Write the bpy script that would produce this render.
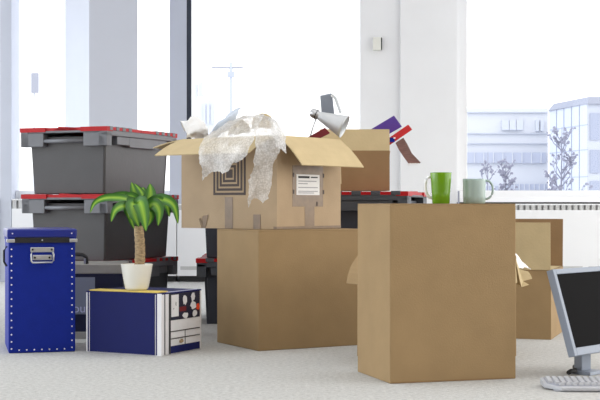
import bpy, bmesh, math, random
from mathutils import Vector, Matrix, noise

# ------------------------------------------------------------------ clear
for o in list(bpy.data.objects):
    bpy.data.objects.remove(o, do_unlink=True)
scene = bpy.context.scene
COL = scene.collection
rad = math.radians

# ------------------------------------------------------------------ camera
EYE = 0.66
FPX = 1300.0
cam_data = bpy.data.cameras.new('camera')
cam_data.sensor_width = 36.0
cam_data.lens = 36.0 * FPX / 600.0
cam_data.shift_y = 5.0 / 600.0
cam_data.clip_end = 500
camera = bpy.data.objects.new('camera', cam_data)
camera.location = (0, 0, EYE)
camera.rotation_euler = (math.pi / 2, 0, 0)
COL.objects.link(camera)
scene.camera = camera

# ------------------------------------------------------------------ sky, lights, exposure
world = bpy.data.worlds.new('overcast_sky')
scene.world = world
world.use_nodes = True
bg = world.node_tree.nodes['Background']
bg.inputs['Color'].default_value = (1.0, 1.0, 1.0, 1)
bg.inputs['Strength'].default_value = 1.1


def sun(name, direction, strength, angle, color):
    d = bpy.data.lights.new(name, 'SUN')
    d.energy = strength
    d.angle = rad(angle)
    d.color = color
    o = bpy.data.objects.new(name, d)
    o.rotation_euler = Vector(direction).to_track_quat('-Z', 'Y').to_euler()
    COL.objects.link(o)
    return o


sun('daylight', (0.95, -0.02, -0.42), 1.12, 50, (0.80, 0.91, 1.0))
sun('room_light', (-0.86, 0.06, -0.48), 1.1, 70, (1.0, 0.93, 0.82))

panel = bpy.data.lights.new('added_ceiling_fill', 'AREA')  # added fill to brighten floor and upturned flaps; no lamp modelled
panel.shape = 'RECTANGLE'
panel.size = 4.0
panel.size_y = 4.0
panel.energy = 24
panel.color = (1.0, 0.97, 0.92)
panel_obj = bpy.data.objects.new('added_ceiling_fill', panel)
panel_obj.location = (0.8, 4.6, 2.97)
COL.objects.link(panel_obj)

scene.view_settings.view_transform = 'Standard'
scene.view_settings.look = 'None'
scene.view_settings.exposure = 0.85
scene.view_settings.gamma = 1.0
scene.view_settings.use_curve_mapping = False


# ------------------------------------------------------------------ materials
def lin(c):
    r = []
    for v in c:
        v /= 255.0
        r.append(v / 12.92 if v <= 0.04045 else ((v + 0.055) / 1.055) ** 2.4)
    return (r[0], r[1], r[2], 1.0)


def mat(name, rgb, rough=0.6, metal=0.0, var=0.0, scale=20.0, bump=0.0, bscale=200.0,
        spec=0.5, stretch=None):
    m = bpy.data.materials.new(name)
    m.use_nodes = True
    nt = m.node_tree
    b = nt.nodes['Principled BSDF']
    b.inputs['Base Color'].default_value = lin(rgb)
    b.inputs['Roughness'].default_value = rough
    b.inputs['Metallic'].default_value = metal
    b.inputs['Specular IOR Level'].default_value = spec
    tc = nt.nodes.new('ShaderNodeTexCoord')
    src = tc.outputs['Object']
    if stretch:
        mp = nt.nodes.new('ShaderNodeMapping')
        mp.inputs['Scale'].default_value = stretch
        nt.links.new(src, mp.inputs['Vector'])
        src = mp.outputs['Vector']
    if var > 0:
        n = nt.nodes.new('ShaderNodeTexNoise')
        n.inputs['Scale'].default_value = scale
        n.inputs['Detail'].default_value = 4
        nt.links.new(src, n.inputs['Vector'])
        r = nt.nodes.new('ShaderNodeValToRGB')
        c = lin(rgb)
        r.color_ramp.elements[0].position = 0.3
        r.color_ramp.elements[1].position = 0.7
        r.color_ramp.elements[0].color = (c[0] * (1 - var), c[1] * (1 - var), c[2] * (1 - var), 1)
        r.color_ramp.elements[1].color = (min(1, c[0] * (1 + var)), min(1, c[1] * (1 + var)), min(1, c[2] * (1 + var)), 1)
        nt.links.new(n.outputs['Fac'], r.inputs['Fac'])
        nt.links.new(r.outputs['Color'], b.inputs['Base Color'])
    if bump > 0:
        n2 = nt.nodes.new('ShaderNodeTexNoise')
        n2.inputs['Scale'].default_value = bscale
        n2.inputs['Detail'].default_value = 3
        nt.links.new(src, n2.inputs['Vector'])
        bp = nt.nodes.new('ShaderNodeBump')
        bp.inputs['Strength'].default_value = bump
        bp.inputs['Distance'].default_value = 0.01
        nt.links.new(n2.outputs['Fac'], bp.inputs['Height'])
        nt.links.new(bp.outputs['Normal'], b.inputs['Normal'])
    return m


KRAFT = (156, 131, 96)
M = {}
M['kraft'] = mat('kraft_cardboard', KRAFT, 0.75, var=0.05, scale=9, bump=0.10, bscale=160, spec=0.2)
M['kraft_old'] = mat('worn_kraft_cardboard', (178, 156, 128), 0.75, var=0.07, scale=7, bump=0.12, bscale=120, spec=0.2)
M['kraft_pale_lit'] = mat('pale_lit_cardboard', (196, 177, 139), 0.8, var=0.04, scale=12, bump=0.12, bscale=90, spec=0.2)  # paler than the boxes: light on open flaps put into the colour
M['kraft_dark'] = mat('brown_shaded_cardboard', (146, 118, 86), 0.8, var=0.06, scale=8, bump=0.10, bscale=120, spec=0.2)  # brown deepened by the shade on the small carton's front
M['tape'] = mat('brown_parcel_tape', (128, 106, 82), 0.35, var=0.12, scale=30)
M['ink'] = mat('dark_brown_ink', (72, 60, 56), 0.7)
M['paper'] = mat('white_paper', (238, 238, 238), 0.7, bump=0.2, bscale=30)
M['label_print'] = mat('grey_print', (160, 160, 166), 0.7)
M['black_print'] = mat('black_print', (40, 40, 45), 0.7)
M['crate_grey'] = mat('grey_crate_plastic', (72, 72, 75), 0.40, var=0.06, scale=6, bump=0.05, bscale=60)
M['crate_rim'] = mat('mid_grey_crate_rim', (112, 114, 120), 0.5, var=0.05, scale=10)
M['crate_navy'] = mat('backlit_navy_crate_plastic', (52, 56, 68), 0.5, var=0.06, scale=6)  # navy darkened, back-lit shade put into the colour
M['crate_navy_rim'] = mat('dark_grey_crate_rim', (72, 76, 84), 0.5, var=0.05, scale=10)
M['red'] = mat('red_plastic', (178, 18, 27), 0.5, spec=0.3, var=0.05, scale=15)
M['blue'] = mat('cobalt_blue_fibreboard', (13, 38, 138), 0.55, spec=0.2, var=0.06, scale=20, bump=0.08, bscale=220)
M['blue_gloss'] = mat('cobalt_blue_lid', (16, 36, 132), 0.30, spec=0.6)
M['navy'] = mat('navy_printed_board', (20, 28, 92), 0.6, spec=0.2, var=0.04, scale=14, bump=0.04, bscale=150)
M['navy_dark'] = mat('dark_navy_panel', (18, 23, 54), 0.5, var=0.04)
M['white_board'] = mat('white_board', (232, 232, 236), 0.6, var=0.03, scale=18)
M['lilac'] = mat('pale_lilac_board', (186, 190, 222), 0.6)
M['yellow'] = mat('yellow_card', (222, 196, 100), 0.7, var=0.06, scale=30)
M['dark_red'] = mat('dark_red_card', (116, 24, 34), 0.6)
M['orange'] = mat('orange_red_card', (232, 70, 34), 0.6)
M['plate'] = mat('blue_grey_plate', (150, 158, 172), 0.45, metal=0.2)
M['steel'] = mat('brushed_steel', (196, 198, 202), 0.32, metal=0.85, var=0.05, scale=40)
M['silver'] = mat('silver_lacquer', (204, 208, 212), 0.42, metal=0.3, var=0.03, scale=10)
M['black'] = mat('black_plastic', (26, 27, 32), 0.45)
M['alu'] = mat('aluminium_edge', (158, 156, 152), 0.45, metal=0.3, var=0.05, scale=25)
M['grey_panel'] = mat('grey_label_panel', (118, 124, 142), 0.6)
M['pot'] = mat('ivory_glazed_ceramic', (236, 235, 226), 0.35, var=0.02)
M['bark'] = mat('brown_bark', (172, 148, 114), 0.85, var=0.4, scale=60, bump=0.6, bscale=90, stretch=(1, 1, 2.5))
M['soil'] = mat('dark_soil', (54, 42, 34), 0.95, var=0.3, scale=80)
M['purple'] = mat('purple_cover', (84, 56, 150), 0.5, var=0.03)
M['red_book'] = mat('red_cover', (196, 34, 38), 0.5, var=0.03)
M['brown_leaf'] = mat('brown_glossy_sheets', (112, 78, 70), 0.35, var=0.25, scale=25, stretch=(1, 1, 8))
M['green_glaze'] = mat('lime_green_glaze', (104, 152, 24), 0.16)
M['white_glaze'] = mat('white_glaze', (236, 238, 238), 0.2)
M['celadon'] = mat('grey_green_glaze', (168, 188, 184), 0.22, var=0.08, scale=40, stretch=(1, 1, 0.05))
M['monitor_grey'] = mat('silver_grey_plastic', (138, 148, 165), 0.45)
M['screen'] = mat('black_screen', (14, 14, 16), 0.5, spec=0.02)
M['keys'] = mat('light_grey_plastic', (186, 188, 194), 0.5)
M['key_base'] = mat('grey_plastic_tray', (176, 180, 188), 0.5)
M['rubber'] = mat('black_rubber', (18, 18, 20), 0.7)
M['wall'] = mat('white_paint', (238, 239, 241), 0.8, var=0.015, scale=3)
M['warm_wall'] = mat('warm_beige_paint', (150, 126, 96), 0.8, var=0.02, scale=3)
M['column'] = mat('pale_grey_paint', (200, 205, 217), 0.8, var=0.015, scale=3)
M['frame'] = mat('white_window_frame', (240, 241, 243), 0.5)
M['seal'] = mat('dark_window_seal', (46, 54, 70), 0.4)
M['radiator'] = mat('white_enamel', (240, 241, 243), 0.4)
M['grille'] = mat('grey_grille', (196, 197, 197), 0.5)
M['grille_back'] = mat('light_grey_grille', (160, 161, 161), 0.6)
M['shade_print'] = mat('dark_shade_and_print', (60, 60, 62), 0.8)  # dark tone for painted shade at the convectors and for box print
M['cream'] = mat('cream_plastic', (230, 230, 222), 0.5)
M['facade'] = mat('hazy_facade_panels', (198, 202, 211), 0.8, var=0.02, scale=0.5)  # paleness stands in for outdoor haze
M['facade_far'] = mat('pale_blue_grey_panels', (176, 182, 196), 0.8, var=0.02, scale=0.5)
M['facade_far_band'] = mat('grey_blue_panes', (146, 154, 176), 0.5)
M['facade_far_roof'] = mat('dull_metal_roof', (128, 133, 150), 0.6)
M['facade_band'] = mat('hazy_blue_window_band', (172, 179, 198), 0.5)  # pale blue carries haze over the distant panes
M['facade_glass'] = mat('light_blue_panes', (190, 196, 209), 0.4)
M['roof'] = mat('grey_metal_roof', (150, 154, 168), 0.6)
M['tree'] = mat('hazy_grey_bark', (134, 136, 154), 0.9)  # bark greyed and blued to carry the haze outside
M['ground'] = mat('pale_paving', (205, 207, 210), 0.9)


def carpet():
    m = mat('light_grey_carpet', (197, 197, 195), 0.95, spec=0.05)
    nt = m.node_tree
    b = nt.nodes['Principled BSDF']
    tc = nt.nodes.new('ShaderNodeTexCoord')
    n1 = nt.nodes.new('ShaderNodeTexNoise')
    n1.inputs['Scale'].default_value = 55
    n1.inputs['Detail'].default_value = 6
    n1.inputs['Roughness'].default_value = 0.75
    nt.links.new(tc.outputs['Object'], n1.inputs['Vector'])
    r = nt.nodes.new('ShaderNodeValToRGB')
    r.color_ramp.elements[0].position = 0.3
    r.color_ramp.elements[1].position = 0.72
    r.color_ramp.elements[0].color = lin((170, 170, 168))
    r.color_ramp.elements[1].color = lin((216, 216, 214))
    nt.links.new(n1.outputs['Fac'], r.inputs['Fac'])
    nt.links.new(r.outputs['Color'], b.inputs['Base Color'])
    n2 = nt.nodes.new('ShaderNodeTexNoise')
    n2.inputs['Scale'].default_value = 220
    n2.inputs['Detail'].default_value = 2
    nt.links.new(tc.outputs['Object'], n2.inputs['Vector'])
    bp = nt.nodes.new('ShaderNodeBump')
    bp.inputs['Strength'].default_value = 0.5
    bp.inputs['Distance'].default_value = 0.01
    nt.links.new(n2.outputs['Fac'], bp.inputs['Height'])
    nt.links.new(bp.outputs['Normal'], b.inputs['Normal'])
    return m


def glass():
    m = bpy.data.materials.new('window_glass')
    m.use_nodes = True
    nt = m.node_tree
    nt.nodes.remove(nt.nodes['Principled BSDF'])
    out = nt.nodes['Material Output']
    t = nt.nodes.new('ShaderNodeBsdfTransparent')
    t.inputs['Color'].default_value = (0.985, 0.99, 1, 1)
    g = nt.nodes.new('ShaderNodeBsdfGlossy')
    g.inputs['Roughness'].default_value = 0.02
    mx = nt.nodes.new('ShaderNodeMixShader')
    mx.inputs['Fac'].default_value = 0.015
    nt.links.new(t.outputs[0], mx.inputs[1])
    nt.links.new(g.outputs[0], mx.inputs[2])
    nt.links.new(mx.outputs[0], out.inputs['Surface'])
    return m


def bubble():
    m = bpy.data.materials.new('bubble_wrap_film')
    m.use_nodes = True
    nt = m.node_tree
    b = nt.nodes['Principled BSDF']
    out = nt.nodes['Material Output']
    b.inputs['Base Color'].default_value = lin((250, 250, 250))
    b.inputs['Roughness'].default_value = 0.22
    b.inputs['Specular IOR Level'].default_value = 0.9
    tc = nt.nodes.new('ShaderNodeTexCoord')
    v = nt.nodes.new('ShaderNodeTexVoronoi')
    v.inputs['Scale'].default_value = 110
    nt.links.new(tc.outputs['Object'], v.inputs['Vector'])
    bp = nt.nodes.new('ShaderNodeBump')
    bp.inputs['Strength'].default_value = 0.6
    bp.inputs['Distance'].default_value = 0.004
    bp.invert = True
    nt.links.new(v.outputs['Distance'], bp.inputs['Height'])
    nt.links.new(bp.outputs['Normal'], b.inputs['Normal'])
    tl = nt.nodes.new('ShaderNodeBsdfTranslucent')
    tl.inputs['Color'].default_value = (0.96, 0.98, 1.0, 1)
    m1 = nt.nodes.new('ShaderNodeMixShader')
    m1.inputs['Fac'].default_value = 0.55
    nt.links.new(b.outputs[0], m1.inputs[1])
    nt.links.new(tl.outputs[0], m1.inputs[2])
    tr = nt.nodes.new('ShaderNodeBsdfTransparent')
    n = nt.nodes.new('ShaderNodeTexNoise')
    n.inputs['Scale'].default_value = 14
    n.inputs['Detail'].default_value = 3
    nt.links.new(tc.outputs['Object'], n.inputs['Vector'])
    r = nt.nodes.new('ShaderNodeValToRGB')
    r.color_ramp.elements[0].position = 0.3
    r.color_ramp.elements[1].position = 0.7
    r.color_ramp.elements[0].color = (0.26, 0.26, 0.26, 1)
    r.color_ramp.elements[1].color = (0.0, 0.0, 0.0, 1)
    nt.links.new(n.outputs['Fac'], r.inputs['Fac'])
    m2 = nt.nodes.new('ShaderNodeMixShader')
    r2 = nt.nodes.new('ShaderNodeValToRGB')
    r2.color_ramp.elements[0].position = 0.2
    r2.color_ramp.elements[1].position = 0.7
    r2.color_ramp.elements[0].color = (0.0, 0.0, 0.0, 1)
    r2.color_ramp.elements[1].color = (0.26, 0.26, 0.26, 1)
    nt.links.new(v.outputs['Distance'], r2.inputs['Fac'])
    ad = nt.nodes.new('ShaderNodeMath')
    ad.operation = 'ADD'
    ad.use_clamp = True
    nt.links.new(r.outputs['Color'], ad.inputs[0])
    nt.links.new(r2.outputs['Color'], ad.inputs[1])
    nt.links.new(ad.outputs[0], m2.inputs['Fac'])
    nt.links.new(m1.outputs[0], m2.inputs[1])
    nt.links.new(tr.outputs[0], m2.inputs[2])
    nt.links.new(m2.outputs[0], out.inputs['Surface'])
    return m


def leaf_material():
    m = mat('striped_leaf', (60, 120, 40), 0.4)
    nt = m.node_tree
    b = nt.nodes['Principled BSDF']
    a = nt.nodes.new('ShaderNodeAttribute')
    a.attribute_name = 'stripe'
    r = nt.nodes.new('ShaderNodeValToRGB')
    r.color_ramp.elements[0].position = 0.0
    r.color_ramp.elements[0].color = lin((152, 192, 64))
    r.color_ramp.elements[1].position = 1.0
    r.color_ramp.elements[1].color = lin((42, 92, 26))
    e = r.color_ramp.elements.new(0.45)
    e.color = lin((100, 152, 44))
    e = r.color_ramp.elements.new(0.6)
    e.color = lin((66, 124, 38))
    nt.links.new(a.outputs['Fac'], r.inputs['Fac'])
    nt.links.new(r.outputs['Color'], b.inputs['Base Color'])
    b.inputs['Subsurface Weight'].default_value = 0.0
    return m


M['carpet'] = carpet()
M['glass'] = glass()
M['bubble'] = bubble()
M['leaf'] = leaf_material()


# ------------------------------------------------------------------ mesh helpers
class MB:
    """collects shapes, then links them as ONE mesh object"""

    def __init__(self, off=(0, 0, 0)):
        self.bm = bmesh.new()
        self.off = Vector(off)

    def face(self, vs):
        try:
            return self.bm.faces.new(vs)
        except ValueError:
            return None

    def v(self, p):
        return self.bm.verts.new(Vector(p) + self.off)

    def hexa(self, p):
        """eight points: bottom four, then top four, both counter-clockwise"""
        v = [self.v(q) for q in p]
        for f in ((3, 2, 1, 0), (4, 5, 6, 7), (0, 1, 5, 4), (1, 2, 6, 5), (2, 3, 7, 6), (3, 0, 4, 7)):
            self.face([v[i] for i in f])
        return v

    def box(self, x0, x1, y0, y1, z0, z1):
        return self.hexa([(x0, y0, z0), (x1, y0, z0), (x1, y1, z0), (x0, y1, z0),
                          (x0, y0, z1), (x1, y0, z1), (x1, y1, z1), (x0, y1, z1)])

    def slab(self, q, t):
        """quad (or polygon) q given thickness t against its normal"""
        q = [Vector(p) for p in q]
        n = (q[1] - q[0]).cross(q[2] - q[0]).normalized() * t
        a = [self.v(p) for p in q]
        b = [self.v(p - n) for p in q]
        self.face(a)
        self.face(b[::-1])
        k = len(q)
        for i in range(k):
            j = (i + 1) % k
            self.face([a[j], a[i], b[i], b[j]])

    def tube(self, pts, r, n=10, cap=True):
        pts = [Vector(p) for p in pts]
        rings = []
        for i, p in enumerate(pts):
            if i == 0:
                d = pts[1] - pts[0]
            elif i == len(pts) - 1:
                d = pts[-1] - pts[-2]
            else:
                d = pts[i + 1] - pts[i - 1]
            d.normalize()
            up = Vector((0, 0, 1)) if abs(d.z) < 0.9 else Vector((1, 0, 0))
            a = d.cross(up).normalized()
            b = d.cross(a).normalized()
            rr = r[i] if isinstance(r, (list, tuple)) else r
            rings.append([self.v(p + (a * math.cos(t) + b * math.sin(t)) * rr)
                          for t in [2 * math.pi * k / n for k in range(n)]])
        for i in range(len(rings) - 1):
            for k in range(n):
                self.face([rings[i][k], rings[i + 1][k], rings[i + 1][(k + 1) % n], rings[i][(k + 1) % n]])
        if cap:
            self.face(rings[0])
            self.face(rings[-1][::-1])

    def lathe(self, prof, n=40, center=(0, 0, 0), axis=(0, 0, 1)):
        """prof: list of (radius, height)"""
        q = Vector((0, 0, 1)).rotation_difference(Vector(axis))
        c = Vector(center)
        rings = []
        for r, h in prof:
            if r < 1e-5:
                rings.append([self.v(c + q @ Vector((0, 0, h)))])
            else:
                rings.append([self.v(c + q @ Vector((r * math.cos(t), r * math.sin(t), h)))
                              for t in [2 * math.pi * k / n for k in range(n)]])
        for i in range(len(rings) - 1):
            a, b = rings[i], rings[i + 1]
            for k in range(n):
                k2 = (k + 1) % n
                if len(a) == 1 and len(b) == 1:
                    continue
                if len(a) == 1:
                    self.face([a[0], b[k2], b[k]])
                elif len(b) == 1:
                    self.face([a[k], a[k2], b[0]])
                else:
                    self.face([a[k], a[k2], b[k2], b[k]])

    def build(self, name, material, parent=None, bevel=0.0, smooth=False, segs=2, kind=None):
        bmesh.ops.recalc_face_normals(self.bm, faces=self.bm.faces)
        if smooth:
            for f in self.bm.faces:
                f.smooth = True
        me = bpy.data.meshes.new(name)
        self.bm.to_mesh(me)
        self.bm.free()
        me.materials.append(material)
        o = bpy.data.objects.new(name, me)
        COL.objects.link(o)
        if parent:
            o.parent = parent
        if bevel:
            b = o.modifiers.new('bevel', 'BEVEL')
            b.width = bevel
            b.segments = segs
            b.limit_method = 'ANGLE'
            b.angle_limit = rad(40)
        if kind:
            o['kind'] = kind
        return o


def split_loose(o):
    """every separate piece of o becomes an object of its own under the same parent"""
    bm = bmesh.new(); bm.from_mesh(o.data)
    seen = set(); groups = []
    for f in bm.faces:
        if f.index in seen:
            continue
        st = [f]; seen.add(f.index); g = []
        while st:
            c = st.pop(); g.append(c.index)
            for v_ in c.verts:
                for f2 in v_.link_faces:
                    if f2.index not in seen:
                        seen.add(f2.index); st.append(f2)
        groups.append(set(g))
    res = []
    for g in groups:
        b2 = bm.copy()
        b2.faces.ensure_lookup_table()
        bmesh.ops.delete(b2, geom=[f for f in b2.faces if f.index not in g], context='FACES')
        me = bpy.data.meshes.new(o.name.split('.')[0])
        b2.to_mesh(me); b2.free()
        me.materials.append(o.data.materials[0])
        n = o.copy(); n.data = me
        n.name = o.name.split('.')[0]
        COL.objects.link(n)
        res.append(n)
    bm.free()
    bpy.data.objects.remove(o, do_unlink=True)
    return res


def tag(o, label, cat, group=None, kind=None):
    o['label'] = label
    o['category'] = cat
    if group:
        o['group'] = group
    if kind:
        o['kind'] = kind
    return o


def thing(name, label, cat, loc=(0, 0, 0), rz=0.0, group=None):
    o = bpy.data.objects.new(name, None)
    o.empty_display_size = 0.1
    o.location = loc
    o.rotation_euler = (0, 0, rz)
    COL.objects.link(o)
    return tag(o, label, cat, group)


def copy_thing(src, label, loc, rz=None):
    r = src.copy()
    COL.objects.link(r)
    r.location = loc
    if rz is not None:
        r.rotation_euler = (0, 0, rz)
    r['label'] = label
    for ch in list(src.children):
        c = ch.copy()
        COL.objects.link(c)
        c.parent = r
        for g in list(ch.children):
            d = g.copy()
            COL.objects.link(d)
            d.parent = c
    return r


def at(x, y, Y):
    """a surveyed point: picture coordinates at distance Y from the camera plane"""
    return Vector(((x - 300) * Y / FPX, Y, EYE - (y - 205) * Y / FPX))


def corner(near, yaw, wx, wy):
    """centre of a footprint whose near corner, yaw and size are known"""
    c, s = math.cos(yaw), math.sin(yaw)
    return (near[0] + c * wx / 2 - s * wy / 2, near[1] + s * wx / 2 + c * wy / 2)


def text_mesh(body, size, depth=0.0006):
    cu = bpy.data.curves.new('lettering', 'FONT')
    cu.body = body
    cu.size = size
    cu.extrude = depth
    tmp = bpy.data.objects.new('lettering', cu)
    COL.objects.link(tmp)
    dg = bpy.context.evaluated_depsgraph_get()
    me = bpy.data.meshes.new_from_object(tmp.evaluated_get(dg))
    bpy.data.objects.remove(tmp, do_unlink=True)
    me.materials.clear()
    return me


# ------------------------------------------------------------------ the setting
WALL_Y = 11.3
PX = WALL_Y / FPX            # metres per pixel at the back wall


def wx(px):
    return (px - 300) * PX


def wz(py):
    return EYE - (py - 205) * PX


m = MB(); m.box(-5, 5, -1.0, WALL_Y + 0.25, -0.1, 0); m.build('floor', M['carpet'], kind='structure')
TOP = 3.0
# lower strip of the back wall, behind the convectors
m = MB(); m.box(-5, 5, WALL_Y, WALL_Y + 0.25, 0, wz(203.6)); m.build('wall_back', M['wall'], kind='structure')
# wall pier between the middle and right windows, in two planes
m = MB()
m.box(wx(360), wx(456), WALL_Y - 0.02, WALL_Y + 0.25, wz(203.6), TOP)
m.box(wx(400), wx(456), WALL_Y - 0.06, WALL_Y - 0.02, 0.0, TOP)
m.build('wall_pier', M['wall'], kind='structure')
# narrow pier left of the middle window
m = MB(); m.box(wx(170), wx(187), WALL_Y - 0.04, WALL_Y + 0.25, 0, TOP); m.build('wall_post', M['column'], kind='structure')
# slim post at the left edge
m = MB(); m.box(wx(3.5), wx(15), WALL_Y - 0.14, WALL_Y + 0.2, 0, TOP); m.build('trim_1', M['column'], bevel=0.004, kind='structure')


def window(n, x0, x1, seal_left=0.0, left=0.05, right=0.05, zb=None):
    zb = zb or wz(203.6)
    z0 = wz(190.5)
    m = MB()
    m.box(x0, x1, WALL_Y + 0.02, WALL_Y + 0.12, zb, z0)                 # bottom rail
    if left:
        m.box(x0, x0 + left, WALL_Y + 0.02, WALL_Y + 0.12, z0, TOP)
    if right:
        m.box(x1 - right, x1, WALL_Y + 0.02, WALL_Y + 0.12, z0, TOP)
    m.box(x0 + left, x1 - right, WALL_Y + 0.02, WALL_Y + 0.12, TOP - 0.06, TOP)
    fr = m.build('window_%d' % n, M['frame'], bevel=0.004, kind='structure')
    m = MB(); m.box(x0 + left, x1 - right, WALL_Y + 0.065, WALL_Y + 0.071, z0, TOP - 0.06)
    m.build('pane', M['glass'], fr)
    if seal_left:
        m = MB()
        m.box(x0 - 0.001, x0 + seal_left, WALL_Y - 0.03, WALL_Y + 0.02, z0 - 0.05, TOP)
        m.build('gasket', M['seal'], fr)
    return fr


window(1, wx(-60), wx(3.5), left=0.02, right=0.0)
window(2, wx(15), wx(170), left=0.0, right=0.0)
window(3, wx(187), wx(360), seal_left=wx(191.5) - wx(187), left=wx(191.5) - wx(187), right=0.0)
window(4, wx(456), wx(680), left=wx(467.5) - wx(456), right=0.02)
m = MB(); m.box(wx(456), wx(620), WALL_Y - 0.03, WALL_Y + 0.02, wz(202.2), wz(197)); m.build('trim_2', M['frame'], bevel=0.004, kind='structure')

# wall of the room behind the camera
m = MB(); m.box(-5, 5, -1.2, -1.0, 0, TOP); m.build('wall_front', M['warm_wall'], kind='structure')
m = MB(); m.box(wx(456), wx(620), WALL_Y - 0.02, WALL_Y + 0.0, wz(203.9), wz(202.2)); m.build('sill_shade_strip', M['shade_print'], kind='structure')  # dark strip painting the shadow line under the sill
m = MB(); m.box(-5, 5, -1.2, WALL_Y + 0.25, TOP, TOP + .1); m.build('ceiling', M['wall'], kind='structure')
# free-standing pillar by the windows
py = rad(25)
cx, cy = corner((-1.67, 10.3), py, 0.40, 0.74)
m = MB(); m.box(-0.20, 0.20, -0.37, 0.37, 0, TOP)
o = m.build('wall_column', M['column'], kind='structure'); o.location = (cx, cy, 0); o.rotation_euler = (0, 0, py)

# outdoor ground
m = MB(); m.box(-60, 60, WALL_Y + 0.4, 90, -4.2, -4.0); m.build('ground', M['ground'], kind='structure')


# ------------------------------------------------------------------ convectors under the windows
def convector(label, x0, x1, ztop, gz, n=1):
    t = thing('convector_radiator', label, 'radiator', ((x0 + x1) / 2, WALL_Y - 0.10, 0), 0, 'convectors under the windows')
    h = (x1 - x0) / 2
    zb = 0.052
    m = MB()
    w = (x1 - x0) / n
    for i in range(n):
        m.box(-h + i * w + 0.002, -h + (i + 1) * w - 0.002, -0.07, -0.055, zb, gz)
    m.box(-h, h, -0.055, 0.095, zb, gz)
    m.build('casing', M['radiator'], t, bevel=0.002)
    m = MB()
    m.box(-h, h, -0.07, 0.095, ztop - 0.012, ztop)
    m.build('top_cap', M['radiator'], t)
    m = MB(); m.box(-h, h, -0.045, 0.095, gz, ztop - 0.012); m.build('grille_back', M['grille_back'], t)
    m = MB()
    k = int((x1 - x0) / 0.05)
    for i in range(k):
        a = -h + (i + 0.15) * (x1 - x0) / k
        m.box(a, a + 0.032, -0.066, -0.045, gz, ztop - 0.012)
    m.build('grille', M['grille'], t)
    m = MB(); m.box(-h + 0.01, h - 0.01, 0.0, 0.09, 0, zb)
    m.build('underside_shade', M['shade_print'], t)  # dark block painting the shade under the casing
    m = MB()
    k = max(1, int((x1 - x0) / 0.5))
    for i in range(k):
        a = -h + (x1 - x0) * i / k
        m.box(a + .03, a + (x1 - x0) / k - .02, -0.0715, -0.069, 0.105, 0.135)
    split_loose(m.build('inlet_grille', M['grille'], t))
    return t


convector('white convector casing under the right-hand window behind the open carton', wx(462), wx(640), wz(203.8), wz(210))
convector('white convector casing under the middle window seen below the open taped carton', wx(178.7), wx(358), wz(203.8), wz(210))
convector('white convector casing under the left window beside the blue trunk', wx(16), wx(178.3), wz(199), wz(208.5), 3)
convector('white convector casing at the extreme left edge of the picture', wx(-60), wx(2.8), wz(199), wz(208.5))

# thermostat on the pier
t = thing('thermostat', 'small cream wall thermostat with a dark right edge', 'thermostat', (wx(377.5), WALL_Y - 0.02, wz(44.5)))
m = MB(); m.box(-0.043, 0.026, -0.05, 0, -0.056, 0.056); m.build('cover', M['cream'], t, bevel=0.004)
m = MB(); m.box(0.026, 0.036, -0.045, 0, -0.052, 0.052); m.build('dial', M['black'], t)

# thin pipe by the pier
m = MB(); m.box(wx(456.3), wx(458), WALL_Y - 0.11, WALL_Y - 0.09, 0.0, wz(191)); tag(m.build('heating_pipe', M['roof'], None), 'thin grey upright pipe between the two mugs', 'pipe')

# ------------------------------------------------------------------ outdoors, seen through the glass
B = 45.0


def bp(x, y, Y=B):
    return at(x, y, Y)


def bbox(mb, x0, x1, y0, y1, Y, d):
    a = at(x0, y1, Y); b = at(x1, y0, Y)
    mb.box(a.x, b.x, Y, Y + d, a.z, b.z)


t = thing('office_building', 'long low white office block with pale blue ribbon windows', 'building')
m = MB()
a = at(380, 205, 46); b = at(548, 108, 46)
m.box(a.x, b.x, 46, 56, -4, b.z)
m.build('wall', M['facade'], t)
for (x0, x1, y0, y1) in ((460, 546, 152.5, 163), (502, 547, 184, 190), (440, 498, 186, 192)):
    m = MB(); bbox(m, x0, x1, y0, y1, 45.9, 0.1); f = m.build('window', M['facade_band'], t)
    m = MB()
    for i in range(9):
        xx = x0 + (x1 - x0) * (i + 0.5) / 9
        bbox(m, xx - 0.35, xx + 0.35, y0, y1, 45.86, 0.04)
    split_loose(m.build('mullion', M['facade'], f))
for (x0, x1, y0, y1) in ((502, 509, 120, 130), (509.5, 516, 120, 130), (516.5, 523, 120, 130), (536, 539, 120, 131), (540.5, 544, 120, 131)):
    m = MB(); bbox(m, x0, x1, y0, y1, 45.9, 0.1); m.build('window', M['facade_glass'], t)
m = MB(); bbox(m, 380, 548, 133, 133.6, 45.9, 0.1); bbox(m, 380, 548, 112, 112.5, 45.9, 0.1); bbox(m, 380, 548, 143, 143.5, 45.9, 0.1)
split_loose(m.build('string_course', M['facade_glass'], t))

t = thing('corner_building', 'taller pale block at far right with a grey metal roof', 'building')
Y0 = 40.0
nx = at(587, 205, Y0).x
lx = at(549, 205, 43).x
m = MB()
zt = at(587, 104, Y0).z
P0 = (nx, Y0); P1 = (lx, 43.0); P2 = (lx + 12, 52.0); P3 = (nx + 12, 43)
m.hexa([(P1[0], P1[1], -4), (P0[0], P0[1], -4), (P3[0], P3[1], -4), (P2[0], P2[1], -4),
        (P1[0], P1[1], zt), (P0[0], P0[1], zt), (P3[0], P3[1], zt), (P2[0], P2[1], zt)])
m.build('wall', M['facade_far'], t)
m = MB()
zr = zt + 0.24
m.hexa([(P1[0] - .05, P1[1] - .05, zt), (P0[0], P0[1] - .1, zt), (P3[0], P3[1] - .1, zt), (P2[0], P2[1], zt),
        (P1[0] + .15, P1[1], zr), (P0[0] + .1, P0[1] + .2, zr), (P3[0], P3[1], zr + .1), (P2[0], P2[1], zr)])
m.build('roof', M['facade_far_roof'], t)
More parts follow.
